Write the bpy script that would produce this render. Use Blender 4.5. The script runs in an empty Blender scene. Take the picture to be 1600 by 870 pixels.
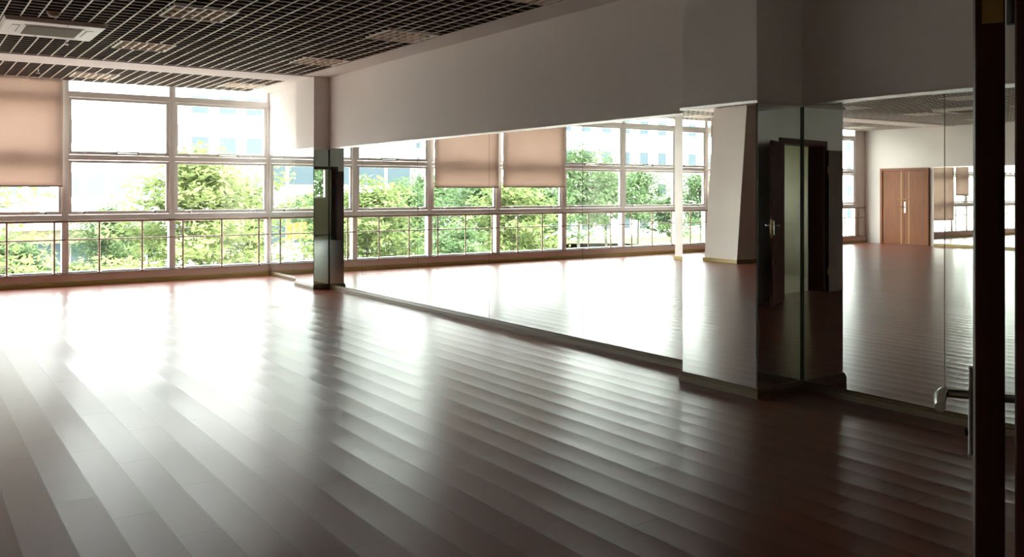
import bpy, math, random
from mathutils import Vector, Matrix
random.seed(7)
S = bpy.context.scene
COL = S.collection
PI = math.pi
# ------------------------------------------------------------------ camera
F, TH, HY, EYE = 1389.4, math.radians(34.546), 298.45, 1.45
cd = bpy.data.cameras.new('camera'); cam = bpy.data.objects.new('camera', cd); COL.objects.link(cam)
cam.location = (0, 0, EYE); cam.rotation_euler = (PI/2, 0, -TH)
cd.sensor_fit = 'HORIZONTAL'; cd.sensor_width = 36; cd.lens = F*36/1600
cd.shift_y = (HY-435)/1600
cd.clip_start = .02; cd.clip_end = 600
S.camera = cam
# ------------------------------------------------------------------ sky, sun, exposure
WORLD_STRENGTH = 7.0
SUN_STRENGTH = 5.0
w = bpy.data.worlds.new('sky'); S.world = w; w.use_nodes = True
nt = w.node_tree; bg = nt.nodes['Background']
tcw = nt.nodes.new('ShaderNodeTexCoord'); sp = nt.nodes.new('ShaderNodeSeparateXYZ'); rmp = nt.nodes.new('ShaderNodeValToRGB')
nt.links.new(tcw.outputs['Generated'], sp.inputs[0]); nt.links.new(sp.outputs['Z'], rmp.inputs[0]); nt.links.new(rmp.outputs[0], bg.inputs[0])
rmp.color_ramp.elements[0].position = 0.0; rmp.color_ramp.elements[0].color = (1, .93, .85, 1)
rmp.color_ramp.elements[1].position = .6; rmp.color_ramp.elements[1].color = (.95, .97, 1, 1)
bg.inputs[1].default_value = WORLD_STRENGTH
sd = bpy.data.lights.new('sun', 'SUN'); sun = bpy.data.objects.new('sun', sd); COL.objects.link(sun)
sd.energy = SUN_STRENGTH; sd.angle = math.radians(3); sd.color = (1, .85, .68)
sun.rotation_euler = (math.radians(42), 0, math.radians(14))   # shines from behind the building onto the park
pd = bpy.data.lights.new('window_daylight_portal', 'AREA'); portal = bpy.data.objects.new('window_daylight_portal', pd); COL.objects.link(portal)
pd.shape = 'RECTANGLE'; pd.size = 16.8; pd.size_y = 3.0; pd.cycles.is_portal = True
portal.location = (-3.2, 15.0, 1.65); portal.rotation_euler = (-PI/2, 0, 0)
S.view_settings.view_transform = 'Standard'; S.view_settings.look = 'None'
S.view_settings.exposure = 1.45; S.view_settings.gamma = 1; S.view_settings.use_curve_mapping = False
cy = S.cycles
cy.use_denoising = True; cy.max_bounces = 14; cy.diffuse_bounces = 5; cy.glossy_bounces = 10
cy.transmission_bounces = 8; cy.transparent_max_bounces = 16; cy.sample_clamp_indirect = 6; cy.blur_glossy = .5

# ------------------------------------------------------------------ geometry constants (metres)
A, AC, AR = 5.264, 4.939, 5.431      # mirror planes: long wall, near pillar face, recess nearest the entry
AF = 5.023                           # far pillar face
YW = 15.06                           # window plane
W = -11.6                            # opposite wall
ZC, ZM, ZB = 3.141, 2.065, .07       # ceiling, mirror top, skirting top
PN0, PN1 = 4.151, 4.866              # near pillar along the wall
PF0, PF1 = 12.441, 13.157            # far pillar
XG = 4.887                           # edge of the grid ceiling

# ------------------------------------------------------------------ helpers
class MB:
    def __init__(s): s.v = []; s.f = []; s.sm = []
    def add(s, vs, fs, smooth=False):
        n = len(s.v); s.v += [tuple(v) for v in vs]; s.f += [tuple(i+n for i in f) for f in fs]; s.sm += [smooth]*len(fs); return s
    def box(s, x0, x1, y0, y1, z0, z1, M=None):
        v = [Vector(p) for p in ((x0,y0,z0),(x1,y0,z0),(x1,y1,z0),(x0,y1,z0),(x0,y0,z1),(x1,y0,z1),(x1,y1,z1),(x0,y1,z1))]
        if M: v = [M @ p for p in v]
        return s.add(v, [(0,3,2,1),(4,5,6,7),(0,1,5,4),(1,2,6,5),(2,3,7,6),(3,0,4,7)])
    def tube(s, pts, r, n=10, caps=True):
        pts = [Vector(p) for p in pts]; rs = r if isinstance(r, (list, tuple)) else [r]*len(pts)
        vs = []; fs = []
        for i, p in enumerate(pts):
            t = (pts[min(i+1, len(pts)-1)]-pts[max(i-1, 0)]).normalized()
            up = Vector((0,0,1)) if abs(t.z) < .9 else Vector((1,0,0))
            a = t.cross(up).normalized(); b = t.cross(a)
            for k in range(n):
                q = 2*PI*k/n; vs.append(p+(a*math.cos(q)+b*math.sin(q))*rs[i])
        for i in range(len(pts)-1):
            for k in range(n):
                fs.append((i*n+k, i*n+(k+1)%n, (i+1)*n+(k+1)%n, (i+1)*n+k))
        s.add(vs, fs, True)
        if caps:
            s.add(vs[:n], [tuple(range(n))]); s.add(vs[-n:], [tuple(range(n))[::-1]])
        return s
    def prism(s, prof, axis, t0, t1, M=None):
        # prof: list of 2D points; extruded along 'x','y' or 'z'
        def P(a, b, t): return {'x': (t,a,b), 'y': (a,t,b), 'z': (a,b,t)}[axis]
        n = len(prof); v = [Vector(P(a,b,t0)) for a,b in prof]+[Vector(P(a,b,t1)) for a,b in prof]
        if M: v = [M @ p for p in v]
        fs = [(i,(i+1)%n,n+(i+1)%n,n+i) for i in range(n)]+[tuple(range(n))[::-1], tuple(range(n,2*n))]
        return s.add(v, fs)
    def lathe(s, prof, c, n=24):
        vs = []; fs = []
        for r, z in prof:
            for k in range(n):
                q = 2*PI*k/n; vs.append((c[0]+r*math.cos(q), c[1]+r*math.sin(q), c[2]+z))
        for i in range(len(prof)-1):
            for k in range(n): fs.append((i*n+k, i*n+(k+1)%n, (i+1)*n+(k+1)%n, (i+1)*n+k))
        return s.add(vs, fs, True)
    def build(s, name, mat, parent=None, bevel=0, fix=True):
        me = bpy.data.meshes.new(name); me.from_pydata(s.v, [], s.f)
        me.polygons.foreach_set('use_smooth', s.sm)
        if fix:
            import bmesh
            b = bmesh.new(); b.from_mesh(me); bmesh.ops.recalc_face_normals(b, faces=b.faces); b.to_mesh(me); b.free()
        me.materials.append(mat); me.update()
        o = bpy.data.objects.new(name, me); COL.objects.link(o)
        if parent: o.parent = parent
        if bevel:
            m = o.modifiers.new('bevel', 'BEVEL'); m.width = bevel; m.segments = 2; m.limit_method = 'ANGLE'; m.angle_limit = math.radians(40)
        return o
def tag(o, label, cat=None, group=None, kind=None):
    o['label'] = label
    if cat: o['category'] = cat
    if group: o['group'] = group
    if kind: o['kind'] = kind
    return o
def struct(o, label, cat=None): return tag(o, label, cat, None, 'structure')
def empty(name, loc=(0,0,0), rz=0):
    o = bpy.data.objects.new(name, None); COL.objects.link(o); o.location = loc; o.rotation_euler = (0,0,rz); o.empty_display_size = .1; return o
def copy_tree(o, parent=None):
    c = o.copy(); COL.objects.link(c); c.parent = parent
    for ch in list(o.children): copy_tree(ch, c)
    return c

# ------------------------------------------------------------------ materials
def mat(name, col=(.8,.8,.8), rough=.5, metal=0, spec=.5, coat=0, bump=None, var=None, trans=0):
    m = bpy.data.materials.new(name); m.use_nodes = True; n = m.node_tree; b = n.nodes['Principled BSDF']
    b.inputs['Base Color'].default_value = (*col, 1); b.inputs['Roughness'].default_value = rough
    b.inputs['Metallic'].default_value = metal; b.inputs['Specular IOR Level'].default_value = spec
    b.inputs['Coat Weight'].default_value = coat; b.inputs['Coat Roughness'].default_value = .1
    tc = n.nodes.new('ShaderNodeTexCoord')
    if var:   # (scale, amount, stretch vector)
        mp = n.nodes.new('ShaderNodeMapping'); mp.inputs['Scale'].default_value = var[2]
        nz = n.nodes.new('ShaderNodeTexNoise'); nz.inputs['Scale'].default_value = var[0]; nz.inputs['Detail'].default_value = 5
        hs = n.nodes.new('ShaderNodeHueSaturation'); hs.inputs['Color'].default_value = (*col, 1)
        mr = n.nodes.new('ShaderNodeMapRange'); mr.inputs['From Min'].default_value = .3; mr.inputs['From Max'].default_value = .7
        mr.inputs['To Min'].default_value = 1-var[1]; mr.inputs['To Max'].default_value = 1+var[1]
        n.links.new(tc.outputs['Object'], mp.inputs[0]); n.links.new(mp.outputs[0], nz.inputs[0])
        n.links.new(nz.outputs[0], mr.inputs[0]); n.links.new(mr.outputs[0], hs.inputs['Value']); n.links.new(hs.outputs[0], b.inputs['Base Color'])
    if bump:  # (scale, distance)
        nz = n.nodes.new('ShaderNodeTexNoise'); nz.inputs['Scale'].default_value = bump[0]; nz.inputs['Detail'].default_value = 4
        bp = n.nodes.new('ShaderNodeBump'); bp.inputs['Strength'].default_value = 1; bp.inputs['Distance'].default_value = bump[1]
        n.links.new(tc.outputs['Object'], nz.inputs[0]); n.links.new(nz.outputs[0], bp.inputs['Height']); n.links.new(bp.outputs[0], b.inputs['Normal'])
    return m
M = {}
M['plaster'] = mat('wall_paint', (.74,.675,.64), .85, spec=.2, bump=(120,.0004), var=(1.2,.03,(1,1,1)))
M['sillwall'] = mat('sill_plaster', (.66,.50,.42), .8, spec=.2, bump=(60,.0006), var=(3,.05,(1,1,1)))
M['white'] = mat('white_frame_paint', (.88,.87,.85), .3)
M['whitep'] = mat('white_plastic', (.78,.74,.68), .45)
M['blade'] = mat('grid_blade_shade', (.085,.058,.048), .55)  # pale grid blades seen backlit: shade of their unlit faces put into the brown
M['bladecap'] = mat('grid_edge_lit', (.85,.74,.64), .5)  # light flange; window light caught by the blade sides put into its colour
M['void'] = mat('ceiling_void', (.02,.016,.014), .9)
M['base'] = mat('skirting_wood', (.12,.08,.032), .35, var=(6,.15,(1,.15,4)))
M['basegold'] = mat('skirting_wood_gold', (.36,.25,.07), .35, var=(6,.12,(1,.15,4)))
M['darkbase'] = mat('dark_edge', (.03,.022,.018), .4)
M['alu'] = mat('brushed_aluminium', (.72,.70,.67), .28, metal=1)
M['steel'] = mat('stainless_steel', (.62,.60,.58), .22, metal=1)
M['rail'] = mat('rail_metal', (.30,.22,.17), .3, metal=.55)
M['brass'] = mat('brass', (.24,.14,.05), .3, metal=1)
M['black'] = mat('black_plastic', (.02,.02,.02), .4)
M['seam'] = mat('mirror_edge_glass', (.03,.06,.05), .2)
M['grille'] = mat('grille_brown', (.26,.19,.11), .6)
M['wood'] = mat('orange_brown_veneer', (.19,.052,.009), .45, spec=.35, var=(5,.22,(3,3,.5)))
M['woodline'] = mat('pale_inlay', (.62,.38,.16), .35)
M['redwood'] = mat('dark_red_veneer', (.05,.009,.005), .5, spec=.25, var=(7,.3,(4,4,.4)))
M['cwall'] = mat('corridor_paint', (.62,.57,.43), .8)
M['tile'] = mat('corridor_tile', (.42,.38,.3), .25)
M['orange'] = mat('orange_banner', (.22,.075,.006), .7)
M['bwhite'] = mat('pale_facade', (.72,.73,.75), .8, var=(.2,.05,(1,1,1)))
M['bglass'] = mat('facade_glass', (.048,.066,.082), .5, spec=.1)
M['bblue'] = mat('blue_facade', (.078,.09,.105), .8, spec=.1)
M['brick'] = mat('tan_facade', (.3,.25,.2), .8)
M['bark'] = mat('tree_bark', (.08,.07,.055), .9)
M['paving'] = mat('pale_paving', (.42,.40,.37), .9, var=(.3,.1,(1,1,1)))
M['grass'] = mat('lawn_grass', (.06,.10,.02), .9, var=(.5,.25,(1,1,1)))
M['car'] = mat('car_paint', (.75,.76,.78), .2, coat=1)
M['tyre'] = mat('rubber', (.03,.03,.03), .8)

# mirror: silvered glass with a faint green tint and dust film
m = bpy.data.materials.new('mirror_glass'); m.use_nodes = True; n = m.node_tree; n.nodes.clear()
out = n.nodes.new('ShaderNodeOutputMaterial'); g1 = n.nodes.new('ShaderNodeBsdfGlossy'); g2 = n.nodes.new('ShaderNodeBsdfDiffuse'); mx = n.nodes.new('ShaderNodeMixShader')
g1.inputs['Color'].default_value = (.85,.895,.87,1); g1.inputs['Roughness'].default_value = 0
g2.inputs['Color'].default_value = (.5,.52,.5,1)
tc = n.nodes.new('ShaderNodeTexCoord'); nz = n.nodes.new('ShaderNodeTexNoise'); nz.inputs['Scale'].default_value = 3; nz.inputs['Detail'].default_value = 8
mr = n.nodes.new('ShaderNodeMapRange'); mr.inputs['From Min'].default_value = .45; mr.inputs['From Max'].default_value = .8; mr.inputs['To Min'].default_value = .006; mr.inputs['To Max'].default_value = .05
n.links.new(tc.outputs['Object'], nz.inputs[0]); n.links.new(nz.outputs[0], mr.inputs[0]); n.links.new(mr.outputs[0], mx.inputs[0])
n.links.new(g1.outputs[0], mx.inputs[1]); n.links.new(g2.outputs[0], mx.inputs[2]); n.links.new(mx.outputs[0], out.inputs[0])
M['mirror'] = m
# clear window glass
m = bpy.data.materials.new('window_glass'); m.use_nodes = True; n = m.node_tree; n.nodes.clear()
out = n.nodes.new('ShaderNodeOutputMaterial'); tr = n.nodes.new('ShaderNodeBsdfTransparent'); gl = n.nodes.new('ShaderNodeBsdfGlossy'); mx = n.nodes.new('ShaderNodeMixShader'); fr = n.nodes.new('ShaderNodeLayerWeight')
tr.inputs[0].default_value = (.93,.97,.96,1); gl.inputs['Roughness'].default_value = 0; gl.inputs[0].default_value = (1,1,1,1); pw_ = n.nodes.new('ShaderNodeMath'); pw_.operation = 'POWER'; pw_.inputs[1].default_value = 5; n.links.new(fr.outputs['Facing'], pw_.inputs[0]); ma_ = n.nodes.new('ShaderNodeMath'); ma_.operation = 'MULTIPLY_ADD'; ma_.inputs[1].default_value = .5; ma_.inputs[2].default_value = .035; n.links.new(pw_.outputs[0], ma_.inputs[0])
n.links.new(ma_.outputs[0], mx.inputs[0]); n.links.new(tr.outputs[0], mx.inputs[1]); n.links.new(gl.outputs[0], mx.inputs[2]); n.links.new(mx.outputs[0], out.inputs[0])
M['glass'] = m
# roller blind cloth
def thin_cloth(name, col, tcol, fac):
    m = bpy.data.materials.new(name); m.use_nodes = True; n = m.node_tree; n.nodes.clear()
    out = n.nodes.new('ShaderNodeOutputMaterial'); d = n.nodes.new('ShaderNodeBsdfDiffuse'); t = n.nodes.new('ShaderNodeBsdfTranslucent'); mx = n.nodes.new('ShaderNodeMixShader')
    d.inputs[0].default_value = (*col,1); t.inputs[0].default_value = (*tcol,1); mx.inputs[0].default_value = fac
    n.links.new(d.outputs[0], mx.inputs[1]); n.links.new(t.outputs[0], mx.inputs[2]); n.links.new(mx.outputs[0], out.inputs[0]); return m
M['blind'] = thin_cloth('blind_cloth', (.62,.505,.45), (.56,.455,.40), .5)
def leafmat(name, c1, c2):
    m = bpy.data.materials.new(name); m.use_nodes = True; n = m.node_tree; n.nodes.clear()
    out = n.nodes.new('ShaderNodeOutputMaterial'); d = n.nodes.new('ShaderNodeBsdfDiffuse'); t = n.nodes.new('ShaderNodeBsdfTranslucent'); mx = n.nodes.new('ShaderNodeMixShader'); mx.inputs[0].default_value = .4
    tc = n.nodes.new('ShaderNodeTexCoord'); nz = n.nodes.new('ShaderNodeTexNoise'); nz.inputs['Scale'].default_value = .9; cr = n.nodes.new('ShaderNodeValToRGB')
    cr.color_ramp.elements[0].position = .35; cr.color_ramp.elements[0].color = (*c1,1); cr.color_ramp.elements[1].position = .65; cr.color_ramp.elements[1].color = (*c2,1)
    n.links.new(tc.outputs['Object'], nz.inputs[0]); n.links.new(nz.outputs[0], cr.inputs[0]); n.links.new(cr.outputs[0], d.inputs[0]); n.links.new(cr.outputs[0], t.inputs[0])
    n.links.new(d.outputs[0], mx.inputs[1]); n.links.new(t.outputs[0], mx.inputs[2]); n.links.new(mx.outputs[0], out.inputs[0]); return m
M['leaf'] = leafmat('light_green_leaves', (.10,.135,.05), (.20,.24,.10))
M['leafd'] = leafmat('mid_green_leaves', (.06,.10,.045), (.125,.175,.085))

# laminate floor: planks along Y, slightly cupped and each a touch out of level
m = bpy.data.materials.new('laminate_floor'); m.use_nodes = True; n = m.node_tree; b = n.nodes['Principled BSDF']; L = n.links
PW, PL = .183, 1.22
def math_node(op, a, bb=None, c=None):
    k = n.nodes.new('ShaderNodeMath'); k.operation = op
    for i, q in enumerate((a, bb, c)):
        if q is None: continue
        if isinstance(q, (int, float)): k.inputs[i].default_value = q
        else: L.new(q, k.inputs[i])
    return k.outputs[0]
geo = n.nodes.new('ShaderNodeNewGeometry'); sx = n.nodes.new('ShaderNodeSeparateXYZ'); L.new(geo.outputs['Position'], sx.inputs[0])
u = math_node('DIVIDE', math_node('ADD', sx.outputs['X'], 20.09), PW); iu = math_node('FLOOR', u); fu = math_node('FRACT', u)
wn = n.nodes.new('ShaderNodeTexWhiteNoise'); wn.noise_dimensions = '1D'; L.new(iu, wn.inputs['W'])
v = math_node('ADD', math_node('DIVIDE', math_node('ADD', sx.outputs['Y'], 20), PL), wn.outputs['Value']); iv = math_node('FLOOR', v); fv = math_node('FRACT', v)
cmb = n.nodes.new('ShaderNodeCombineXYZ'); L.new(iu, cmb.inputs[0]); L.new(iv, cmb.inputs[1])
wn2 = n.nodes.new('ShaderNodeTexWhiteNoise'); wn2.noise_dimensions = '2D'; L.new(cmb.outputs[0], wn2.inputs['Vector'])
pr = wn2.outputs['Value']
sc2 = n.nodes.new('ShaderNodeSeparateColor'); L.new(wn2.outputs['Color'], sc2.inputs[0])
fc = math_node('SUBTRACT', fu, .5); fvc = math_node('SUBTRACT', fv, .5)
cup = math_node('MULTIPLY', math_node('MULTIPLY', fc, fc), .0055)              # cupping, metres
tilt = math_node('MULTIPLY', math_node('MULTIPLY', fc, math_node('SUBTRACT', sc2.outputs['Red'], .5)), .0032)
tilt2 = math_node('MULTIPLY', math_node('MULTIPLY', fvc, math_node('SUBTRACT', sc2.outputs['Green'], .5)), .004)
edge = math_node('MAXIMUM', math_node('GREATER_THAN', math_node('ABSOLUTE', fc), .492), math_node('GREATER_THAN', math_node('ABSOLUTE', fvc), .4985))
groove = math_node('MULTIPLY', edge, -.0006)
mpn = n.nodes.new('ShaderNodeMapping'); mpn.inputs['Scale'].default_value = (1,.25,1); L.new(geo.outputs['Position'], mpn.inputs[0])
wav = n.nodes.new('ShaderNodeTexNoise'); wav.inputs['Scale'].default_value = 5; wav.inputs['Detail'].default_value = 2; L.new(mpn.outputs[0], wav.inputs[0])
hgt = math_node('ADD', math_node('ADD', math_node('ADD', cup, tilt), math_node('ADD', tilt2, groove)), math_node('MULTIPLY', wav.outputs[0], .0012))
bp = n.nodes.new('ShaderNodeBump'); bp.inputs['Strength'].default_value = 1; bp.inputs['Distance'].default_value = 1; L.new(hgt, bp.inputs['Height']); L.new(bp.outputs[0], b.inputs['Normal'])
mp2 = n.nodes.new('ShaderNodeMapping'); mp2.inputs['Scale'].default_value = (5,.6,1); L.new(geo.outputs['Position'], mp2.inputs[0])
gr = n.nodes.new('ShaderNodeTexNoise'); gr.inputs['Scale'].default_value = 4; gr.inputs['Detail'].default_value = 2; L.new(mp2.outputs[0], gr.inputs[0])
cr = n.nodes.new('ShaderNodeValToRGB'); L.new(gr.outputs[0], cr.inputs[0])
cr.color_ramp.elements[0].position = .3; cr.color_ramp.elements[0].color = (.150,.039,.022,1); cr.color_ramp.elements[1].position = .7; cr.color_ramp.elements[1].color = (.156,.042,.023,1)
hs = n.nodes.new('ShaderNodeHueSaturation'); L.new(cr.outputs[0], hs.inputs['Color']); L.new(math_node('ADD', math_node('MULTIPLY', pr, .16), .92), hs.inputs['Value'])
mxc = n.nodes.new('ShaderNodeMix'); mxc.data_type = 'RGBA'; L.new(edge, mxc.inputs[0]); L.new(hs.outputs[0], mxc.inputs[6]); mxc.inputs[7].default_value = (.02,.01,.008,1)
L.new(mxc.outputs[2], b.inputs['Base Color'])
b.inputs['Roughness'].default_value = .276; b.inputs['Specular IOR Level'].default_value = .37
M['floor'] = m

# ------------------------------------------------------------------ back wall frame (runs a little askew, with the entry doorway)
WD = Vector((.984,.18,0)).normalized(); NI = Vector((-WD.y, WD.x, 0))     # along the wall, into the room
J = Vector((1.150,.545,0))                                                # room-side corner of the right jamb
def wall_pt(s, n=0, z=0): return J+WD*s+NI*n+Vector((0,0,z))
BM = Matrix(((WD.x, NI.x, 0, J.x),(WD.y, NI.y, 0, J.y),(0,0,1,0),(0,0,0,1)))   # local x along wall, y into room
OPEN = 1.25; TH_W = .25; DH = 2.09

# ------------------------------------------------------------------ room shell
struct(MB().box(W-.2, AR+.2, -4.2, YW+.12, -.12, 0).build('floor', M['floor']), 'glossy dark red-brown laminate floor of long planks', 'floor')
struct(MB().box(A, AR+.25, PN1-.0, YW+.1, 0, 3.45).build('wall_mirror_side', M['plaster']), 'long pale wall above the main run of mirrors', 'wall')
struct(MB().box(AR, AR+.26, -2.6, PN1, 0, 3.45).build('wall_mirror_side_near', M['plaster']), 'dim grey wall above the recessed mirrors nearest the open door', 'wall')
struct(MB().box(AC, AR, PN0, PN1, 0, ZC+.3).build('wall_pillar_near', M['plaster'], bevel=.004), 'square pillar nearest the camera, grey painted above its mirror cladding', 'pillar')
struct(MB().box(AF, A, PF0, PF1, 0, ZC+.3).build('wall_pillar_far', M['plaster'], bevel=.004), 'square pillar by the window end with a narrow mirrored face', 'pillar')
struct(MB().box(W-.2, W, -5, YW+.1, 0, 3.45).build('wall_opposite', M['plaster']), 'white wall with the orange-brown double door seen in the mirror', 'wall')
mb = MB(); mb.box(0, 5.2, -TH_W, 0, 0, 3.45, BM); mb.box(-OPEN-13.2, -OPEN, -TH_W, 0, 0, 3.45, BM); mb.box(-OPEN, 0, -TH_W, 0, DH+.05, 3.45, BM)
struct(mb.build('wall_back', M['plaster']), 'shaded wall around the entry doorway, seen in the corner mirrors', 'wall')
struct(MB().box(W, A, YW-.06, YW+.14, 0, .185).build('wall_window_side', M['sillwall'], bevel=.004), 'low pinkish plaster kerb wall under the windows', 'wall')
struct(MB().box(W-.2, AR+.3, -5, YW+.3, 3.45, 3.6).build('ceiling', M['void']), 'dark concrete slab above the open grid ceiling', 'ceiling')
# flush plaster borders of the grid ceiling
struct(MB().box(XG, A, PN1, YW, ZC, ZC+.12).build('ceiling_border', M['plaster']), 'pale plaster border between grid ceiling and mirror wall', 'ceiling')
struct(MB().box(XG, AR, -1, PN0, ZC, ZC+.12).build('ceiling_border', M['plaster']), 'plaster border of the ceiling above the recessed mirrors', 'ceiling')
struct(MB().box(W, AF-.001, PF0, PF1, ZC-.012, ZC+.3).build('ceiling_beam', M['plaster'], bevel=.004), 'pale ceiling beam crossing the grid from the far pillar', 'beam')
# raking column and slim post seen in the mirrors
def rake(x0, x1, y0, y1, dy):
    v = [(x0,y0,0),(x1,y0,0),(x1,y1,0),(x0,y1,0),(x0,y0+dy,3.3),(x1,y0+dy,3.3),(x1,y1+dy,3.3),(x0,y1+dy,3.3)]
    return MB().add(v, [(0,3,2,1),(4,5,6,7),(0,1,5,4),(1,2,6,5),(2,3,7,6),(3,0,4,7)])
struct(rake(-4.95, -3.9, 12.08, 12.95, -.27).build('wall_pillar_leaning', M['plaster'], bevel=.006), 'broad white leaning pillar near the windows, seen in the near pillar mirror', 'pillar')
o = MB().box(-4.975, -3.875, 12.055, 12.975, 0, .075).build('skirting_board', M['basegold'], bevel=.004); struct(o, 'golden skirting around the foot of the leaning pillar', 'skirting board')
struct(MB().box(-3.42, -3.07, 13.3, 13.62, 0, ZC+.2).build('wall_pillar_slim', M['plaster'], bevel=.004), 'slim white post in front of the windows at the edge of the main mirror', 'pillar')
o = MB().box(-3.44, -3.05, 13.28, 13.64, 0, .07).build('skirting_board', M['basegold'], bevel=.004); struct(o, 'golden skirting around the slim white post', 'skirting board')

# ------------------------------------------------------------------ skirting boards
def skirt(p0, p1, nrm, m, label, name):
    p0 = Vector((*p0, 0)); p1 = Vector((*p1, 0)); t = (p1-p0).normalized(); nn = Vector((*nrm, 0))
    prof = [(0,0),(.022,0),(.022,.042),(.017,.050),(.017,.056),(.012,.066),(.004,.070),(0,.070)]
    v = []; 
    for q in (p0, p1):
        for a, z in prof: v.append(q+nn*a+Vector((0,0,z)))
    k = len(prof); f = [(i,(i+1)%k,k+(i+1)%k,k+i) for i in range(k)]+[tuple(range(k)), tuple(range(k,2*k))]
    return struct(MB().add(v, f).build(name, m), label, 'skirting board')
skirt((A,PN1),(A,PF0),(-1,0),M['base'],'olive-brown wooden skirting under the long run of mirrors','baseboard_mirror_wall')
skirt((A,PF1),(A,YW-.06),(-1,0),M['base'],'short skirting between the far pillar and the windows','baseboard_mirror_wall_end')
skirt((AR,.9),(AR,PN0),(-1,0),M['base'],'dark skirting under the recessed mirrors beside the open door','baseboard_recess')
def skirt_pillar(ax, back, y0, y1, label, name):
    prof = [(0,.07),(.004,.07),(.012,.066),(.017,.056),(.017,.050),(.022,.042),(.022,0)]
    mb = MB(); loop = []
    for a, z in prof: loop.append([(back,y0-a,z),(ax-a,y0-a,z),(ax-a,y1+a,z),(back,y1+a,z)])
    v = [p for l in loop for p in l]; f = []
    for i in range(len(prof)-1):
        for k in range(3): f.append((i*4+k,i*4+k+1,(i+1)*4+k+1,(i+1)*4+k))
    # close the back so the board has thickness
    mb.add(v, f); mb.box(ax-.002, ax+.002, y0-.002, y1+.002, 0, .069)
    return struct(mb.build(name, M['base']), label, 'skirting board')
skirt_pillar(AC, AR, PN0, PN1, 'olive-brown skirting wrapping the foot of the near pillar', 'baseboard_pillar_near')
skirt_pillar(AF, A, PF0, PF1, 'brown skirting wrapping the foot of the far pillar', 'baseboard_pillar_far')
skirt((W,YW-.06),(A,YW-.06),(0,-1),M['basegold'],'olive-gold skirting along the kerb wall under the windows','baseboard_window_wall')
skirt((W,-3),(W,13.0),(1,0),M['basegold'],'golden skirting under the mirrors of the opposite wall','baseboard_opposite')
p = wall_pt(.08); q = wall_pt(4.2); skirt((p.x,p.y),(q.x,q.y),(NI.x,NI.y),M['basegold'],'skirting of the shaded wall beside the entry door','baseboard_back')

# ------------------------------------------------------------------ mirrors (each pane its own thing)
def pane(name, plane, y0, y1, label, group, sgn=-1, tilt=0, yaw=0, z0=ZB+.003, z1=ZM):
    """sheet on a wall X = plane; sgn = direction of its face"""
    t = .006; g = .0028; h = (y1-y0)/2-g
    mb = MB().box(-t, 0, -h, h, z0, z1)
    o = mb.build(name, M['mirror']); o.location = (plane if sgn < 0 else plane+t, (y0+y1)/2, 0)
    o.data.materials.append(M['seam'])
    for pl in o.data.polygons:
        if abs(pl.normal.x) < .9: pl.material_index = 1
    o.rotation_euler = (0, tilt, yaw)
    return tag(o, label, 'mirror', group)
GM = 'wall mirrors of the dance room'
SE = [12.441, 11.29, 9.69, 8.075, 6.475, 4.866]
labs = ['narrow mirror pane directly beside the far pillar', 'mirror pane second from the far pillar, reflecting trees', 'mirror pane reflecting the first of two lowered blinds',
        'mirror pane in the middle of the long wall reflecting a lowered blind', 'mirror pane touching the near pillar, reflecting bright windows']
for i in range(5): pane('wall_mirror', A, SE[i+1], SE[i], labs[i], GM)
pane('wall_mirror', A, 13.157, 13.926, 'mirror pane just behind the far pillar on its window side', GM)
pane('wall_mirror', A, 13.926, 14.985, 'mirror pane in the corner against the windows', GM)
pane('wall_mirror', AR, 3.07, PN0-.006, 'recessed mirror pane in the dark corner reflecting the brown double door', GM)
pane('wall_mirror', AR, 1.32, 3.07, 'recessed mirror pane behind the lever handle of the open door', GM)
pane('wall_mirror', AC, PN0, PN1, 'mirror pane on the front of the near pillar reflecting the leaning pillar', GM)
pane('wall_mirror', AF, PF0, PF1, 'slim bright mirror pane on the front of the far pillar', GM)
def pane_y(name, x0, x1, y, label):
    o = MB().box(x0+.001, x1-.001, y-.006, y, ZB+.003, ZM).build(name, M['mirror']); o.data.materials.append(M['seam'])
    for pl in o.data.polygons:
        if abs(pl.normal.y) < .9: pl.material_index = 1
    return tag(o, label, 'mirror', GM)
pane_y('wall_mirror', AC, AR-.007, PN0, 'dark mirror pane on the side of the near pillar reflecting the entry door')
pane_y('wall_mirror', AF, A-.007, PF0, 'dark mirror pane on the side of the far pillar')
ow = [13.0, 11.4, 9.8, 8.2, 6.6]
ol = ['mirror pane beside the orange-brown double door on the opposite wall', 'second mirror pane from the double door on the opposite wall',
      'third mirror pane from the double door on the opposite wall', 'fourth mirror pane from the double door on the opposite wall']
for i in range(4): pane('wall_mirror', W, ow[i+1], ow[i], ol[i], GM, sgn=1)
for (x_, y_, lb) in ((AR, PN0, 'dark joint in the corner between the near pillar mirror and the recessed mirror'), (A, PF0, 'dark joint in the corner beside the far pillar')):
    struct(MB().box(x_-.016, x_-.0065, y_-.016, y_-.0065, ZB+.003, ZM-.002).build('trim_corner', M['seam']), lb, 'trim')
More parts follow.
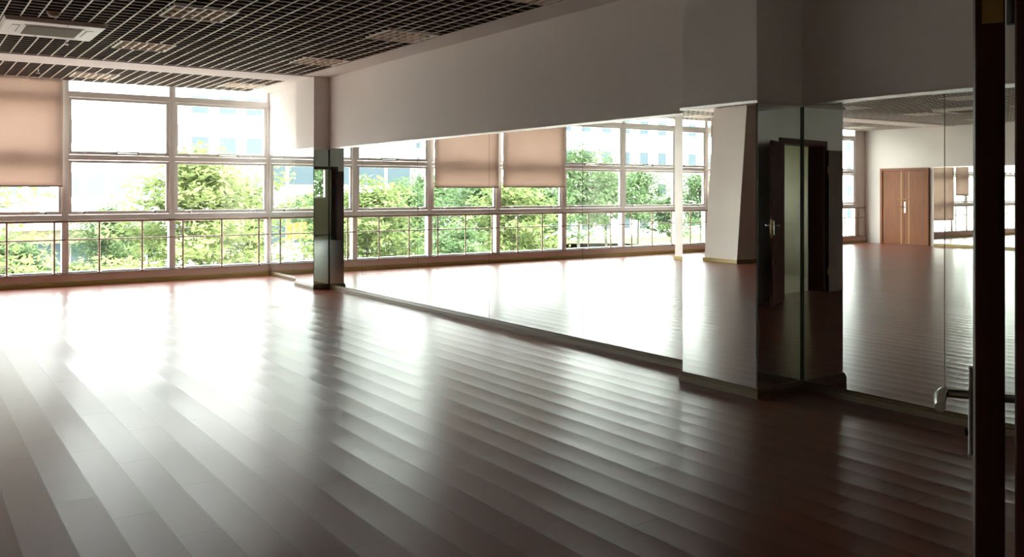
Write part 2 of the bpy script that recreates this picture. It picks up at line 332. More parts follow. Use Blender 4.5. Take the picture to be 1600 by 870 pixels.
# small aluminium ledge on top of each mirror run
def ledge(x0, x1, y0, y1, label):
    mb = MB(); mb.box(x0, x1, y0, y1, ZM, ZM+.022)
    return struct(mb.build('trim_mirror', M['alu'], bevel=.002), label, 'trim')
ledge(A-.018, A+.001, PN1, PF0-.02, 'thin bright metal ledge along the top of the long mirrors')
ledge(A-.018, A+.001, PF1, YW-.1, 'thin bright metal ledge above the corner mirrors by the windows')
ledge(AC-.018, AC+.001, PN0-.018, PN1+.018, 'thin metal ledge above the near pillar front mirror')
ledge(AC+.001, AR, PN0-.018, PN0+.001, 'thin metal ledge above the near pillar side mirror')
ledge(AF-.016, AF+.001, PF0-.016, PF1+.016, 'thin metal ledge above the far pillar front mirror')
ledge(AF+.001, A, PF0-.016, PF0+.001, 'thin metal ledge above the far pillar side mirror')
ledge(AR-.018, AR+.001, 1.3, PN0-.018, 'thin bright metal ledge above the recessed mirrors')
ledge(W-.001, W+.016, 6.6, 13.0, 'thin metal ledge above the mirrors of the opposite wall')

# ------------------------------------------------------------------ windows
MX = [5.264, 3.65, 2.08, .505, -1.18, -2.88, -4.53, -6.2, -7.06, -8.75, -10.45, -11.2]
GY = YW+.03
def window(i, x0, x1):
    """one bay: frame, three glazed fields above a fixed lower pane"""
    r = empty('window_%d' % i, ((x0+x1)/2, YW, .185)); ox, oy, oz = r.location
    def B(mb, name, m, par=r, bevel=0):
        o = mb.build(name, m, None, bevel)
        for v_ in o.data.vertices: v_.co -= Vector((ox, oy, oz))
        o.parent = par
        return o
    mb = MB()
    a, b_ = x0+.028, x1-.028
    mb.box(x0, x0+.048, YW-.02, YW+.10, .185, ZC+.12); mb.box(x1-.048, x1, YW-.02, YW+.10, .185, ZC+.12)
    mb.box(a, b_, YW+.0, YW+.09, .185, .215)
    for z0, z1 in ((1.0,1.085),(1.93,2.01),(2.895,2.985)): mb.box(a, b_, YW-.015, YW+.09, z0, z1)
    fr = B(mb, 'window_frame', M['white'], bevel=.004)
    # opening sashes in the two middle fields
    for z0, z1 in ((1.085,1.93),(2.01,2.895)):
        s = MB(); c0, c1 = x0+.05, x1-.05
        s.box(c0, c0+.042, YW-.005, YW+.045, z0+.004, z1-.004); s.box(c1-.042, c1, YW-.005, YW+.045, z0+.004, z1-.004)
        s.box(c0+.042, c1-.042, YW-.005, YW+.045, z0+.004, z0+.055); s.box(c0+.042, c1-.042, YW-.005, YW+.045, z1-.045, z1-.004)
        sa = B(s, 'sash', M['white'], bevel=.003)
        B(MB().box(c0+.036, c1-.036, YW+.018, YW+.024, z0+.05, z1-.04), 'pane', M['glass'], sa)
    B(MB().box(x0+.046, x1-.046, YW+.05, YW+.056, .21, 1.005), 'pane', M['glass'])
    B(MB().box(x0+.046, x1-.046, YW+.05, YW+.056, 2.98, ZC+.1), 'pane', M['glass'])
    # lower catches, mid-rail pull bar and stay pins
    wd = x1-x0
    for fx in (.17, .83):
        cx = x0+wd*fx; c = MB()
        c.box(cx-.014, cx+.014, YW-.03, YW-.003, 1.09, 1.135); c.tube([(cx, YW-.03, 1.125),(cx-.075, YW-.045, 1.128)], .006, 8); c.tube([(cx, YW-.03, 1.11),(cx+.03, YW-.04, 1.10)], .005, 8)
        B(c, 'catch', M['steel'])
        B(MB().tube([(cx, YW-.012, 2.02),(cx, YW-.012, 2.11)], .005, 8), 'stay_pin', M['steel'])
    cx = (x0+x1)/2+.1; c = MB()
    c.box(cx-.17, cx+.17, YW-.045, YW-.030, 2.055, 2.07); c.box(cx-.17, cx+.17, YW-.03, YW-.004, 2.015, 2.03)
    for q_ in (-.16, .16): c.box(cx+q_-.008, cx+q_+.008, YW-.045, YW-.006, 2.018, 2.068)
    B(c, 'pull_bar', M['steel'])
    nth = ['beside the corner mirrors', 'second from the mirror wall', 'third from the mirror wall, behind a lowered blind', 'fourth from the mirror wall, behind a lowered blind',
           'fifth from the mirror wall', 'sixth from the mirror wall', 'seventh from the mirror wall, behind the leaning pillar', 'eighth from the mirror wall, half behind a blind',
           'ninth from the mirror wall with a low blind', 'tenth from the mirror wall, wide and unshaded', 'eleventh from the mirror wall, narrow, next to the far corner'][i-1]
    struct(r, 'tall white framed window bay ' + nth, 'window')
for i in range(11): window(i+1, MX[i+1], MX[i])
struct(MB().box(W, MX[-1], YW-.03, YW+.12, .18, 3.45).build('wall_window_end', M['plaster']), 'narrow wall strip between the last window and the opposite wall', 'wall')
struct(MB().box(W, A, YW+.0, YW+.14, ZC+.1, 3.45).build('wall_window_head', M['plaster']), 'strip of wall above the window heads', 'wall')
struct(MB().box(W, A, YW-.075, YW-.0, .184, .190).build('trim_sill', M['darkbase']), 'thin dark sill line on top of the window kerb wall', 'trim')

# blinds
def blind(x0, x1, zb, label):
    r = empty('roller_blind', ((x0+x1)/2, 14.94, ZC)); w2 = (x1-x0)/2; h = ZC-zb
    nn = 24; v = []; f = []
    for i in range(nn+1):
        z = -h*i/nn
        for k in range(13):
            x = -w2+2*w2*k/12
            yb = .004*math.sin(i*.55+x*1.3)+.003*math.sin(k*1.1)
            v.append((x, yb, z))
    for i in range(nn):
        for k in range(12): a = i*13+k; f.append((a, a+1, a+14, a+13))
    c = MB().add(v, f, True).build('cloth', M['blind'], r, fix=False)
    md = c.modifiers.new('thickness', 'SOLIDIFY'); md.thickness = .0008
    MB().box(-w2, w2, -.008, .008, -h-.022, -h).build('bottom_bar', mat_bar, r, bevel=.003)
    MB().tube([(-w2,0,.035),(w2,0,.035)], .03, 14).build('roller', M['whitep'], r)
    ch = MB().tube([(w2-.02,-.035,.02),(w2-.02,-.035,-h*.8)], .0022, 6).build('pull_chain', M['whitep'], r)
    return tag(r, label, 'blind', 'beige roller blinds')
mat_bar = mat('blind_bar', (.42,.30,.24), .6)
blind(.56, 2.03, 1.535, 'beige roller blind lowered halfway at the left edge of the photo')
blind(-1.13, .45, 1.545, 'beige roller blind seen only in the mirrors, beside the halfway blind')
blind(-7.02, -6.25, 1.32, 'beige roller blind near the opposite wall, lowered just past halfway')
blind(-8.70, -7.11, .57, 'beige roller blind near the opposite wall, lowered almost to the floor')

# ------------------------------------------------------------------ ballet barre along the windows
r = empty('ballet_barre', (0, YW-.16, 0)); XE = 5.235
MB().tube([(W+.02,0,.985),(XE,0,.985)], .021, 16).build('top_rail', M['rail'], r)
MB().tube([(W+.02,0,.705),(XE,0,.705)], .011, 10).build('lower_rail', M['rail'], r)
px_ = 5.068
post = None
while px_ > W+.3:
    mb = MB().tube([(0,0,.01),(0,0,.975)], .0125, 12); mb.lathe([(.0,.0),(.032,.0),(.032,.008),(.014,.02),(.012,.02)], (0,0,.19), 16)
    mb = MB().tube([(0,0,.19),(0,0,.972)], .0155, 12); mb.lathe([(0,0),(.032,0),(.032,.008),(.015,.02)], (0,0,.19), 16)
    if post is None:
        post = mb.build('post', M['rail'], r); post.location = (px_, .115, 0)
    else:
        o = post.copy(); COL.objects.link(o); o.parent = r; o.location = (px_, .115, 0)
    px_ -= .6285
for o in r.children:
    if o.name.startswith(('top','lower')): o.location.y = .115
tag(r, 'brass-toned steel ballet barre rail with thin posts in front of the windows', 'railing')

# ------------------------------------------------------------------ open grid ceiling
CELL = .15; BT, BH = .0045, .055
fixtures = []   # (x0,x1,y0,y1) holes in the grid
LX = [4.52, 2.35, -.12, -2.62, -5.1, -7.72, -10.2]; LY = [14.22, 11.0, 8.68, 6.2, 3.9]
LIGHTS = [(x, y) for y in LY for x in LX]
for x, y in LIGHTS: fixtures.append((x-.30, x+.30, y-.30, y+.30))
ACS = [(1.28, 10.22, 'white ceiling air conditioner cassette at the upper left with a brown grille'), (-7.2, 9.75, 'white ceiling air conditioner cassette seen in the recessed mirror')]
for x, y, _ in ACS: fixtures.append((x-.40, x+.40, y-.43, y+.43))
def segs(lo, hi, holes):
    out = []; cur = lo
    for h0, h1 in sorted(holes):
        if h0 > cur: out.append((cur, min(h0, hi)))
        cur = max(cur, h1)
    if cur < hi: out.append((cur, hi))
    return out
def grid_zone(x0, x1, y0, y1, label):
    r_ = MB(); cap = MB()
    nx = int(math.ceil((x1-x0)/CELL)); ny = int(math.ceil((y1-y0)/CELL))
    for i in range(nx+1):
        x = x1-i*CELL-.03
        if x < x0: continue
        for a, b_ in segs(y0, y1, [(f_[2], f_[3]) for f_ in fixtures if f_[0] < x < f_[1]]):
            r_.box(x-BT, x+BT, a, b_, ZC, ZC+BH); cap.box(x-.0062, x+.0062, a, b_, ZC-.004, ZC)
    for j in range(ny+1):
        y = y0+j*CELL+.04
        if y > y1: continue
        for a, b_ in segs(x0, x1, [(f_[0], f_[1]) for f_ in fixtures if f_[2] < y < f_[3]]):
            r_.box(a, b_, y-BT*.8, y+BT*.8, ZC+.0005, ZC+BH-.001); cap.box(a, b_, y-.0042, y+.0042, ZC-.003, ZC+.0002)
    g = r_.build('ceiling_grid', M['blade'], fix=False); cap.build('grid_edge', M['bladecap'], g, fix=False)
    return struct(g, label, 'ceiling')
grid_zone(W+.03, XG, PF1, YW-.02, 'dark open-cell grid ceiling between the beam and the windows')
grid_zone(W+.03, XG, .9, PF0, 'dark open-cell grid ceiling over the main part of the room')

# louvred square lights
def make_light():
    r = empty('ceiling_light'); h = .298
    mb = MB()
    mb.box(-h, h, -h, -h+.022, -.006, .05); mb.box(-h, h, h-.022, h, -.006, .05); mb.box(-h, -h+.022, -h+.022, h-.022, -.006, .05); mb.box(h-.022, h, -h+.022, h-.022, -.006, .05)
    mb.build('frame', M['whitep'], r, bevel=.002)
    MB().box(-h+.01, h-.01, -h+.01, h-.01, .088, .096).build('reflector', mat_refl, r)
    lv = MB(); k = h-.022
    for i in range(3):                      # curved side reflectors of the three lamp channels
        c = -k+2*k*(i+.5)/3; hw = k/3
        for s in (-1, 1):
            pr_ = [(c+s*hw, -.002), (c+s*(hw-.006), -.002), (c+s*(hw-.03), .05), (c+s*(hw-.05), .085), (c+s*hw, .085)]
            lv.prism(pr_, 'x', -k, k)
    for j in range(1, 6):
        x = -k+2*k*j/6
        lv.prism([(x-.007,-.002),(x+.007,-.002),(x+.002,.045),(x-.002,.045)], 'y', -k, k)
    lv.build('louver', mat_louv, r)
    for i in range(3):
        c = -k+2*k*(i+.5)/3; MB().tube([(-k,c,.066),(k,c,.066)], .013, 10).build('lamp_tube', M['whitep'], r)
    return r
mat_refl = mat('light_reflector', (.62,.55,.48), .35); mat_louv = mat('louver_aluminium', (.78,.66,.55), .45, metal=.3)
rown = ['between beam and windows', 'first row before the beam', 'second row before the beam', 'third row before the beam', 'fourth row before the beam']
coln = ['nearest the mirror wall', 'second from the mirror wall', 'third from the mirror wall', 'fourth from the mirror wall', 'fifth from the mirror wall', 'sixth from the mirror wall', 'nearest the opposite wall']
proto = make_light(); k = 0
for j, y in enumerate(LY):
    for i, x in enumerate(LX):
        if j == 4 and i > 2: continue
        o = proto if k == 0 else copy_tree(proto); k += 1
        o.location = (x, y, ZC-.001)
        tag(o, 'louvred ceiling light %s, %s' % (coln[i], rown[j]), 'ceiling light', 'square louvred lights in the grid ceiling')
# air conditioner cassettes
def make_ac():
    r = empty('air_conditioner'); h1, h2 = .46, .49
    v = []; 
    for s, z in ((1.0, 0.0), (1.0, -.012), (.955, -.045)):
        v += [(-h1*s,-h2*s,z),(h1*s,-h2*s,z),(h1*s,h2*s,z),(-h1*s,h2*s,z)]
    f = [(0,1,2,3),(8,11,10,9)]
    for i in range(2):
        for k_ in range(4): f.append((i*4+k_, i*4+(k_+1)%4, (i+1)*4+(k_+1)%4, (i+1)*4+k_))
    MB().add(v, f).build('panel', M['whitep'], r, bevel=.006)
    mb = MB().box(-.27, .27, -.29, .29, -.052, -.044)
    gr_ = mb.build('intake_frame', M['whitep'], r, bevel=.002)
    g = MB()
    for i in range(34): y = -.26+.52*i/33; g.box(-.25, .25, y-.0035, y+.0035, -.058, -.052)
    for i in range(30): x = -.245+.49*i/29; g.box(x-.0025, x+.0025, -.26, .26, -.056, -.051)
    g.build('intake_grille', M['grille'], r)
    for s in (-1, 1):
        MB().box(s*.34-.028, s*.34+.028, -.22, .22, -.049, -.0435).build('outlet_vane', M['whitep'], r, bevel=.002)
        MB().box(s*.302-.004, s*.302+.004, -.22, .22, -.0475, -.044).build('outlet_slot', M['black'], r)
        MB().box(-.10*s-.008, -.10*s+.008, s*.40-.012, s*.40+.012, -.049, -.044).build('clip', M['black'], r)
    MB().box(-.38, .38, -.41, .41, .0, .24).build('housing', M['grille'], r)
    return r
acp = make_ac()
for i, (x, y, lb) in enumerate(ACS):
    o = acp if i == 0 else copy_tree(acp); o.location = (x, y, ZC-.002); tag(o, lb, 'air conditioner', 'ceiling air conditioners')
# smoke detector and sprinklers
def detector(x, y, lb):
    r = empty('smoke_detector', (x, y, ZC-.004))
    MB().lathe([(0,0),(.062,0),(.062,-.018),(.05,-.022)], (0,0,0)).build('base', mat_det, r)
    MB().lathe([(.05,-.022),(.052,-.034),(.036,-.05),(.0,-.053)], (0,0,0)).build('sensor_dome', mat_det, r)
    tag(r, lb, 'smoke detector')
mat_det = mat('aged_plastic', (.42,.32,.2), .5)
detector(1.19, 9.32, 'small round smoke detector on the grid ceiling in front of the air conditioner')
def sprinkler(x, y, lb):
    r = empty('sprinkler', (x, y, ZC+.03))
    MB().tube([(0,0,.2),(0,0,-.02)], .010, 10).build('pipe', M['darkbase'], r)
    MB().lathe([(0,-.085),(.006,-.085),(.008,-.03),(.016,-.02),(.012,-.02)], (0,0,0), 14).build('head', M['steel'], r)
    MB().lathe([(0,-.088),(.026,-.088),(.026,-.085),(0,-.085)], (0,0,0), 14).build('deflector', M['steel'], r)
    tag(r, lb, 'sprinkler', 'fire sprinklers in the grid ceiling')
sprinkler(1.53, 11.0, 'tiny sprinkler head beside the air conditioner on the camera side of the beam')
sprinkler(1.58, 13.89, 'tiny sprinkler head between the beam and the blind')

# ------------------------------------------------------------------ far double door (opposite wall)
D0, D1 = 13.11, 14.53
r = empty('door_3', (W, (D0+D1)/2, 0), 0); hw = (D1-D0)/2
mb = MB(); mb.box(0, .06, -hw, -hw+.075, 0, 2.07); mb.box(0, .06, hw-.075, hw, 0, 2.07); mb.box(0, .06, -hw+.075, hw-.075, 1.995, 2.07)
mb.build('door_frame', M['wood'], r, bevel=.006)
a0 = -hw+.077; a1 = hw-.077; mid = .0
lf = MB().box(.004, .036, a0, mid-.0015, .006, 1.993).build('door_leaf', M['wood'], r, bevel=.002)
rf = MB().box(.004, .036, mid+.0015, a1, .006, 1.993).build('door_leaf', M['wood'], r, bevel=.002)
MB().box(.036, .039, mid-.145, mid-.13, .01, 1.99).build('inlay_strip', M['woodline'], lf)
MB().box(.036, .041, mid+.075, mid+.092, .01, 1.99).build('inlay_strip', M['woodline'], rf)
mb = MB().box(.036, .046, -.05, -.005, .86, 1.16).build('lock_plate', M['alu'], lf, bevel=.004)
MB().tube([(.04,-.03,1.02),(.085,-.03,1.02),(.09,.10,1.02)], .011, 10).build('lever', M['brass'], lf)
mb = MB(); mb.tube([(.075,-.17,1.225),(.075,.22,1.225)], .011, 10); mb.tube([(.036,-.12,1.225),(.075,-.12,1.225)], .008, 8); mb.tube([(.036,.17,1.225),(.075,.17,1.225)], .008, 8)
mb.build('bar_handle', M['brass'], rf)
struct(r, 'orange-brown wooden double door on the opposite wall, seen in the recessed mirror', 'door')

# ------------------------------------------------------------------ entry doorway and its open leaf
r = empty('door_1', J, math.atan2(WD.y, WD.x)); FT = .035
mb = MB()
mb.box(0, FT, -TH_W, 0, 0, DH+.035); mb.box(-OPEN-FT, -OPEN, -TH_W, 0, 0, DH+.035); mb.box(-OPEN, 0, -TH_W, 0, DH, DH+.035)
mb.build('jamb_lining', M['redwood'], r, bevel=.002)
mb = MB()
mb.box(.0, .07, 0, .015, 0, DH+.075); mb.box(-OPEN-.07, -OPEN, 0, .015, 0, DH+.075); mb.box(-OPEN, 0, 0, .015, DH, DH+.075)
mb.build('casing', M['redwood'], r, bevel=.003)
struct(r, 'dark red wooden frame of the entry doorway, edge just visible at the far right', 'door frame')
def make_leaf(name, NLp, d, width, label, flip=1):
    """local x runs from the hinge edge to the free edge, face +y is the left face"""
    T = .0355
    r = empty(name, (NLp.x, NLp.y, 0), math.atan2(d.y, d.x))
    MB().box(0, width, -T, 0, .008, DH-.005).build('leaf', M['redwood'], r, bevel=.0015)
    xh = width-.035
    for s, y0_ in ((1, 0.0), (-1, -T)):
        MB().box(xh-.017, xh+.017, min(y0_, y0_+s*.009), max(y0_, y0_+s*.009), .90, 1.082).build('handle_plate', M['steel'], r, bevel=.003)
        mb = MB(); yy = y0_+s*.009
        mb.tube([(xh, yy, 1.022),(xh, yy+s*.046, 1.022)], .009, 12)
        mb.tube([(xh+.004, yy+s*.046, 1.022),(xh-.03, yy+s*.052, 1.021),(xh-.115, yy+s*.050, 1.016)], [.012,.0125,.0105], 14)
        mb.build('lever', M['steel'], r)
        MB().tube([(xh, yy-s*.002, .945),(xh, yy+s*.006, .945)], .009, 16).build('lock_cylinder', M['black'], r)
    MB().box(width, width+.0015, -T+.006, -.006, .86, 1.10).build('latch_plate', M['brass'], r)
    for z in (.22, 1.73, 1.0):
        if z == 1.0: continue
        hb = MB().box(-.0018, 0, -T+.002, -.008, z-.055, z+.055).build('hinge_plate', M['brass'], r)
        MB().tube([(-.006,-T-.009,z-.06),(-.006,-T-.009,z+.06)], .0075, 12).build('hinge_knuckle', M['black'], hb)
    return struct(r, label, 'door')
NL = Vector((1.195,.634,0)); LD = Vector((.702,.377,0)).normalized()
make_leaf('door_2', NL, LD, .78, 'dark red wooden door leaf standing open at the right edge, seen edge on')
jl = wall_pt(-OPEN-.0, .03)
e = empty('door_4', jl, math.atan2(WD.y, WD.x)+PI-math.radians(6))
MB().box(.0, .72, -.04, 0, .008, DH-.06).build('leaf', M['redwood'], e, bevel=.002)
for z in (.3, 1.75): MB().tube([(-.008,-.03,z-.05),(-.008,-.03,z+.05)], .008, 12).build('hinge', M['brass'], e)
struct(e, 'second dark door leaf folded back against the wall, visible only in the corner mirror', 'door')

# ------------------------------------------------------------------ corridor outside the doorway
BC = BM
mb = MB()
mb.box(-3.6, -3.5, -3.2, -TH_W, 0, 2.7, BC); mb.box(1.7, 1.8, -3.2, -TH_W, 0, 2.7, BC)
mb.box(-3.6, 1.8, -3.3, -3.2, 0, 1.2, BC); mb.box(-3.6, 1.8, -3.3, -3.2, 2.2, 2.7, BC)
mb.box(-3.6, -3.0, -3.3, -3.2, 1.2, 2.2, BC); mb.box(-2.0, 1.8, -3.3, -3.2, 1.2, 2.2, BC)
struct(mb.build('wall_corridor', M['cwall']), 'cream corridor walls beyond the entry door, glimpsed in the corner mirror', 'wall')
struct(MB().box(-3.6, 1.8, -3.3, -TH_W, 2.7, 2.8, BC).build('ceiling_corridor', M['plaster']), 'corridor ceiling beyond the entry doorway', 'ceiling')
struct(MB().box(-3.5, 1.7, -3.2, -TH_W, .0005, .006, BC).build('floor_corridor', M['tile']), 'pale corridor floor tiles beyond the entry doorway', 'floor')
e = empty('window_12', wall_pt(-2.5, -3.25, 1.2), math.atan2(WD.y, WD.x))
mb = MB(); mb.box(-.5,.5,-.04,.06,0,.05); mb.box(-.5,.5,-.04,.06,.95,1.0); mb.box(-.5,-.45,-.04,.06,.05,.95); mb.box(.45,.5,-.04,.06,.05,.95); mb.box(-.03,.03,-.03,.05,.05,.95)
mb.build('window_frame', M['white'], e, bevel=.003); MB().box(-.46,.46,0,.006,.04,.96).build('pane', M['glass'], e)
struct(e, 'small corridor window onto greenery, reflected in the far pillar', 'window')

# ------------------------------------------------------------------ the park and the city outside
GZ = -3.8
struct(MB().box(-160, 90, YW+.6, 260, GZ-.2, GZ).build('ground', M['paving']), 'pale paved ground outside the windows', 'ground')
struct(MB().box(-40, 40, -60, -7, GZ-.2, GZ).build('ground', M['grass']), 'green ground behind the building', 'ground')
def lawn(cx, cy, rx, ry, lb):
    v = [(cx, cy, GZ+.06)]; nn = 40; f = []
    for k in range(nn):
        q = 2*PI*k/nn; rr = 1+.12*math.sin(3*q+cx)+.06*math.sin(7*q); v.append((cx+rx*rr*math.cos(q), cy+ry*rr*math.sin(q), GZ+.06))
    for k in range(nn): v.append((v[k+1][0], v[k+1][1], GZ-.02))
    for k in range(nn): f.append((0, 1+k, 1+(k+1)%nn)); f.append((1+k, 1+nn+k, 1+nn+(k+1)%nn, 1+(k+1)%nn))
    return struct(MB().add(v, f).build('lawn', M['grass']), lb, 'lawn')
lawn(15, 52, 12, 11, 'lawn in front of the pale building straight outside'); lawn(-25, 62, 22, 12, 'lawn seen in the main mirror'); lawn(-55, 66, 18, 14, 'lawn beyond the far end of the windows')

def tree_mesh(seed, h, rad, flat, mat_leaf, nleaf=7000, leaf=.27, trunk_r=.11):
    rg = random.Random(seed); tm = MB()
    top = h*.55
    tm.tube([(0,0,0),(.05,0,top*.5),(rg.uniform(-.1,.1),rg.uniform(-.1,.1),top),(0,0,h*.9)], [trunk_r,trunk_r*.8,trunk_r*.6,trunk_r*.15], 8)
    cl = []
    nb = 17
    for i in range(nb):
        q = i*2.4+rg.uniform(-.3,.3); t = i/(nb-1); z0 = h*(.34+.5*t)
        if flat: R_ = rad*(1-.62*t)*rg.uniform(.8,1.1)
        else: R_ = rad*math.sin(PI*(.25+.65*t))*rg.uniform(.75,1.05)
        z1 = z0+R_*(.12 if flat else .35)
        end = (R_*math.cos(q), R_*math.sin(q), z1)
        tm.tube([(0,0,z0),(end[0]*.5,end[1]*.5,z0+(z1-z0)*.6),end], [trunk_r*.38,trunk_r*.22,trunk_r*.06], 5)
        for s in ((1.0, .55), (.62, .5), (.32,.42)):
            cl.append((Vector((end[0]*s[0], end[1]*s[0], z0+(z1-z0)*s[0]+.1)), rad*s[1]*rg.uniform(.6,.9)))
    cl.append((Vector((0,0,h*.93)), rad*.35))
    lv = []; lf_ = []
    for _ in range(nleaf):
        c, rr = rg.choice(cl)
        d = Vector((rg.gauss(0,1), rg.gauss(0,1), rg.gauss(0,1))).normalized()*rr*rg.random()**.45
        d.z *= .34 if flat else .7
        p = c+d
        a = Vector((rg.gauss(0,1), rg.gauss(0,1), rg.gauss(0,.5))).normalized(); b_ = a.cross(Vector((rg.gauss(0,.5), rg.gauss(0,.5), 1)).normalized())
        s = leaf*rg.uniform(.6,1.2); nidx = len(lv)
        lv += [p-a*s*.6, p+b_*s*.33, p+a*s*.6, p-b_*s*.33]; lf_.append((nidx,nidx+1,nidx+2,nidx+3))
    r = empty('tree')
    tm.build('trunk', M['bark'], r); MB().add(lv, lf_).build('foliage', mat_leaf, r, fix=False)
    return r
protos = [tree_mesh(1, 7.2, 3.2, True, M['leaf']), tree_mesh(2, 7.6, 3.0, False, M['leafd']), tree_mesh(5, 6.4, 2.9, True, M['leafd']), tree_mesh(9, 6.6, 2.6, True, M['leaf'], nleaf=2300, leaf=.2)]
bushp = tree_mesh(12, 2.2, 1.3, False, M['leaf'], nleaf=1500, leaf=.16, trunk_r=.05)
used = [False]*4
RADII = (3.5, 3.3, 3.2, 2.9); planted = []
def clear_spot(bearing, dist, rad0, side, far):
    for step in sorted(range(-26, 40), key=abs):
        d = dist+step*1.0
        if d < 24 or d > far: continue
        x = d*math.tan(math.radians(bearing)); x = 2*A-x if side == 'm' else x; rr = rad0*d/dist
        if all(max(abs(x-a), abs(d-b)) > 1.0*(rr+c) for a, b, c in planted): break
    else: d = dist; rr = rad0
    x = d*math.tan(math.radians(bearing)); x = 2*A-x if side == 'm' else x
    planted.append((x, d, rr)); return x, d, d/dist
def place(bearing, dist, kind, sc, lb, side):
    """a tree on the line of sight at this compass bearing; side 'd' = seen directly, 'm' = seen in the long mirror"""
    x, dist, q_ = clear_spot(bearing, dist, RADII[kind]*sc, side, 58 if side == 'd' or bearing < 29 else 70); sc *= q_
    p = protos[kind]
    o = p if not used[kind] else copy_tree(p); used[kind] = True
    o.location = (x, dist, GZ); o.rotation_euler = (0,0,random.uniform(0,6)); o.scale = (sc,sc,sc)
    return tag(o, lb, 'tree', 'trees in the park outside the windows')
T = [(3.5,27,3,1.02,'sparse tree with thin visible branches behind the lowered blind at the left','d'),
     (5.0,33,2,.62,'low green tree below the left barre','d'),
     (10.2,46,1,.62,'round green tree left of the second window post','d'),
     (12.3,52,2,.6,'small green tree beside the second window post','d'),
     (15.2,31,0,.98,'broad layered light green tree in the middle of the right window','d'),
     (17.9,36,0,.82,'layered light green tree on the right of the right window','d'),
     (20.2,48,2,.75,'green tree by the window corner beside the corner mirror','d'),
     (21.8,58,1,.7,'tree seen in the corner mirror behind the far pillar','m'),
     (23.6,44,1,.72,'tree seen in the corner mirror next to the orange banners','m'),
     (25.3,30,0,.78,'layered light green tree seen in the mirror beside the far pillar','m'),
     (27.6,40,1,.78,'rounded tree seen in the mirror below the distant blue tower','m'),
     (29.3,46,1,.86,'tall bushy tree seen in the mirror left of the first blind','m'),
     (30.9,34,2,.86,'layered tree seen in the mirror under the first blind','m'),
     (32.6,42,1,.84,'dense tree seen in the mirror under the first blind near its right edge','m'),
     (34.6,36,0,.93,'light tree seen in the mirror where the two blinds meet','m'),
     (36.6,43,2,.95,'spreading tree seen in the mirror under the second blind','m'),
     (38.8,40,1,.92,'round tree seen in the mirror right of the second blind','m'),
     (40.6,47,2,1.0,'green tree seen in the mirror left of the pale office block','m'),
     (42.6,52,1,.88,'tree in front of the pale office block in the mirror','m'),
     (44.7,50,2,.85,'tree seen at the right end of the long mirror','m'),
     (46.9,50,1,.9,'tree seen in the near pillar mirror beside the leaning pillar','m'),
     (57.2,55,1,.8,'tree seen at the left edge of the recessed mirror','m'),
     (52,58,1,.9,'tree beyond the far end of the window wall','m'),
     (49.5,55,2,.9,'layered tree beyond the far windows','m')]
for b_, dd, kd, sc, lb, sd_ in T: place(b_, dd, kd, sc, lb, sd_)
bl = ['clipped bush nearest the path outside the second window','clipped bush in the middle of the row outside the second window','small bush at the left of the row outside the second window',
      'bush by the lawn below the right window','bush at the right of the lawn below the right window','bush below the orange banners in the corner mirror','bush in the mirror beside the far pillar','bush in the mirror below the first blind',
      'bush in the mirror below the second blind','bush in the mirror right of the second blind']
bp_ = [(9.5,38,1.0,'d'),(11.0,41,1.15,'d'),(8.4,43,.9,'d'),(13.8,37,.9,'d'),(18.8,42,1.0,'d'),(23.2,40,1.0,'m'),(26.2,38,1.1,'m'),(31.5,33,.9,'m'),(36,31,.9,'m'),(41.3,36,.9,'m')]
for i, (b_, dd, sc, s_) in enumerate(bp_):
    x, dd, q_ = clear_spot(b_, dd, 1.5*sc, s_, 52)
    o = bushp if i == 0 else copy_tree(bushp); o.name = 'bush'; o.location = (x, dd, GZ+.03-.5*sc); o.scale = (sc*1.2, sc*1.2, sc); tag(o, bl[i], 'bush', 'bushes in the park outside')
# greenery behind the corridor window
for i, (x, y) in enumerate(((-12.6,-13),(-5.3,-11.5),(1.6,-12))):
    o = copy_tree(protos[(0,1,0)[i]]); o.location = (x, y, GZ); o.scale = (1,1,1); tag(o, ['left','middle','right'][i]+' tree of the three behind the corridor window', 'tree', 'trees behind the corridor window')

def building(x0, x1, y0, y1, h, wmat, lb, floors, bays, band=False, gm='bglass', wfrac=.6, lean=0):
    """block with real recessed-look window rows on its front (toward the dance room) and sides"""
    r = empty('building', ((x0+x1)/2, y0, GZ)); hw_ = (x1-x0)/2; dp = y1-y0
    v = [(-hw_,0,0),(hw_,0,0),(hw_,dp,0),(-hw_,dp,0),(-hw_,lean,h),(hw_,lean,h),(hw_,dp,h),(-hw_,dp,h)]
    MB().add(v, [(0,3,2,1),(4,5,6,7),(0,1,5,4),(1,2,6,5),(2,3,7,6),(3,0,4,7)]).build('wall', wmat, r)
    fh = h/floors
    g = MB(); s = MB()
    for i in range(floors):
        z = fh*i+fh*.32; z1 = z+fh*.42; ly = lean*(z/h)
        if band: g.box(-hw_+.5, hw_-.5, ly-.06, ly+.1, z, z1)
        else:
            for k_ in range(bays):
                c = -hw_+2*hw_*(k_+.5)/bays; q = hw_/bays*wfrac; g.box(c-q, c+q, ly-.05, ly+.1, z, z1)
        s.box(-hw_-.15, hw_+.15, ly-.25, ly+.1, z-fh*.2, z-fh*.12)
        if band:
            for k_ in range(bays+1): c = -hw_+2*hw_*k_/bays; s.box(c-.12, c+.12, ly-.12, ly+.1, z, z1)
    # windows as one sheet per facade kept as a part of the building
    gl = g.build('window_row', M[gm], r); s.build('sill_band', wmat, r)
    MB().box(-hw_-.3, hw_+.3, lean-.3 if lean < 0 else -.3, dp+.3, h, h+.6).build('roof_parapet', wmat, r)
    return tag(r, lb, 'building', 'buildings beyond the park')
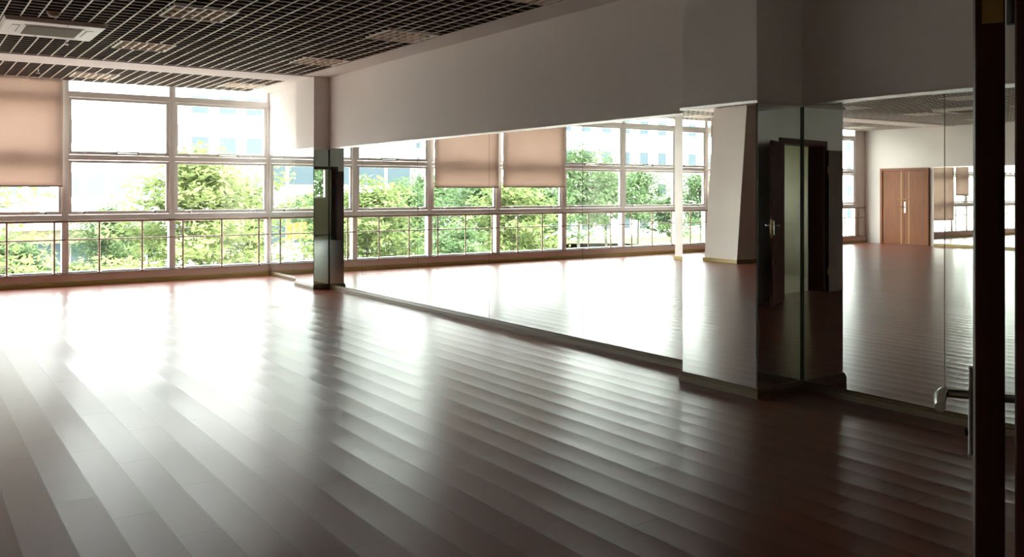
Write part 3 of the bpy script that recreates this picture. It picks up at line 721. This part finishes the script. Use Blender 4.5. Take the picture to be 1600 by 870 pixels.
building(5.0, 17.6, 66, 84, 26, M['bwhite'], 'large overexposed pale office building straight outside the second window', 7, 7, gm='bwhite2' if 'bwhite2' in M else 'bblue', wfrac=.7, lean=6)
building(19, 42, 84, 100, 30, M['bwhite'], 'pale tower block to the right behind the layered tree', 8, 9)
building(-4, 4.2, 62, 72, 16, M['bwhite'], 'low pale building behind the lowered blind', 4, 4, band=True)
building(-24, -10.5, 64, 80, 26, M['bwhite'], 'grey building with long horizontal window bands seen in the corner mirror', 6, 5, band=True)
building(-78, -58, 150, 165, 28, M['bwhite'], 'distant white apartment block left of the blue tower in the mirror', 9, 10, wfrac=.5)
building(-92, -83, 158, 170, 27, M['bblue'], 'distant pale blue tower seen in the mirror', 9, 4, wfrac=.4)
building(-112, -95, 160, 172, 26, M['bwhite'], 'distant white apartment block right of the blue tower in the mirror', 8, 8, wfrac=.5)
building(-82, -46, 74, 92, 21, M['bwhite'], 'pale office block with rows of square windows seen through the mirror', 6, 13, wfrac=.45)
building(-128, -90, 84, 100, 24, M['bwhite'], 'pale block beyond the far end of the windows', 7, 12, wfrac=.45)
# low pavilion with glazed entrance at the park edge, seen below the barre
r = empty('pavilion', (8.35, 56, GZ))
MB().box(-3.4, 3.6, 0, 6, 0, 3.1).build('wall', M['brick'], r); mb = MB()
for k_ in range(4): mb.box(-2.2+k_*.95, -1.35+k_*.95, -.06, .05, .2, 2.3)
mb.build('entrance_glazing', M['bglass'], r); MB().box(-3.8, 4.0, -1.4, 6.4, 3.1, 3.5).build('canopy', M['bwhite'], r)
tag(r, 'low pavilion with a glazed entrance under a white canopy across the path', 'building')
def banner(b_, dd, lb):
    x = 2*A-dd*math.tan(math.radians(b_)); r = empty('banner', (x, dd, GZ))
    MB().tube([(0,0,0),(0,0,3.7)], .04, 8).build('pole', M['steel'], r); MB().box(-.33,.33,-.03,.03,3.0,3.75).build('board', M['orange'], r, bevel=.01)
    tag(r, lb, 'sign', 'orange boards outside')
banner(20.75, 40, 'square orange board on a pole, left of the two in the corner mirror'); banner(21.75, 41, 'square orange board on a pole, right of the two in the corner mirror')
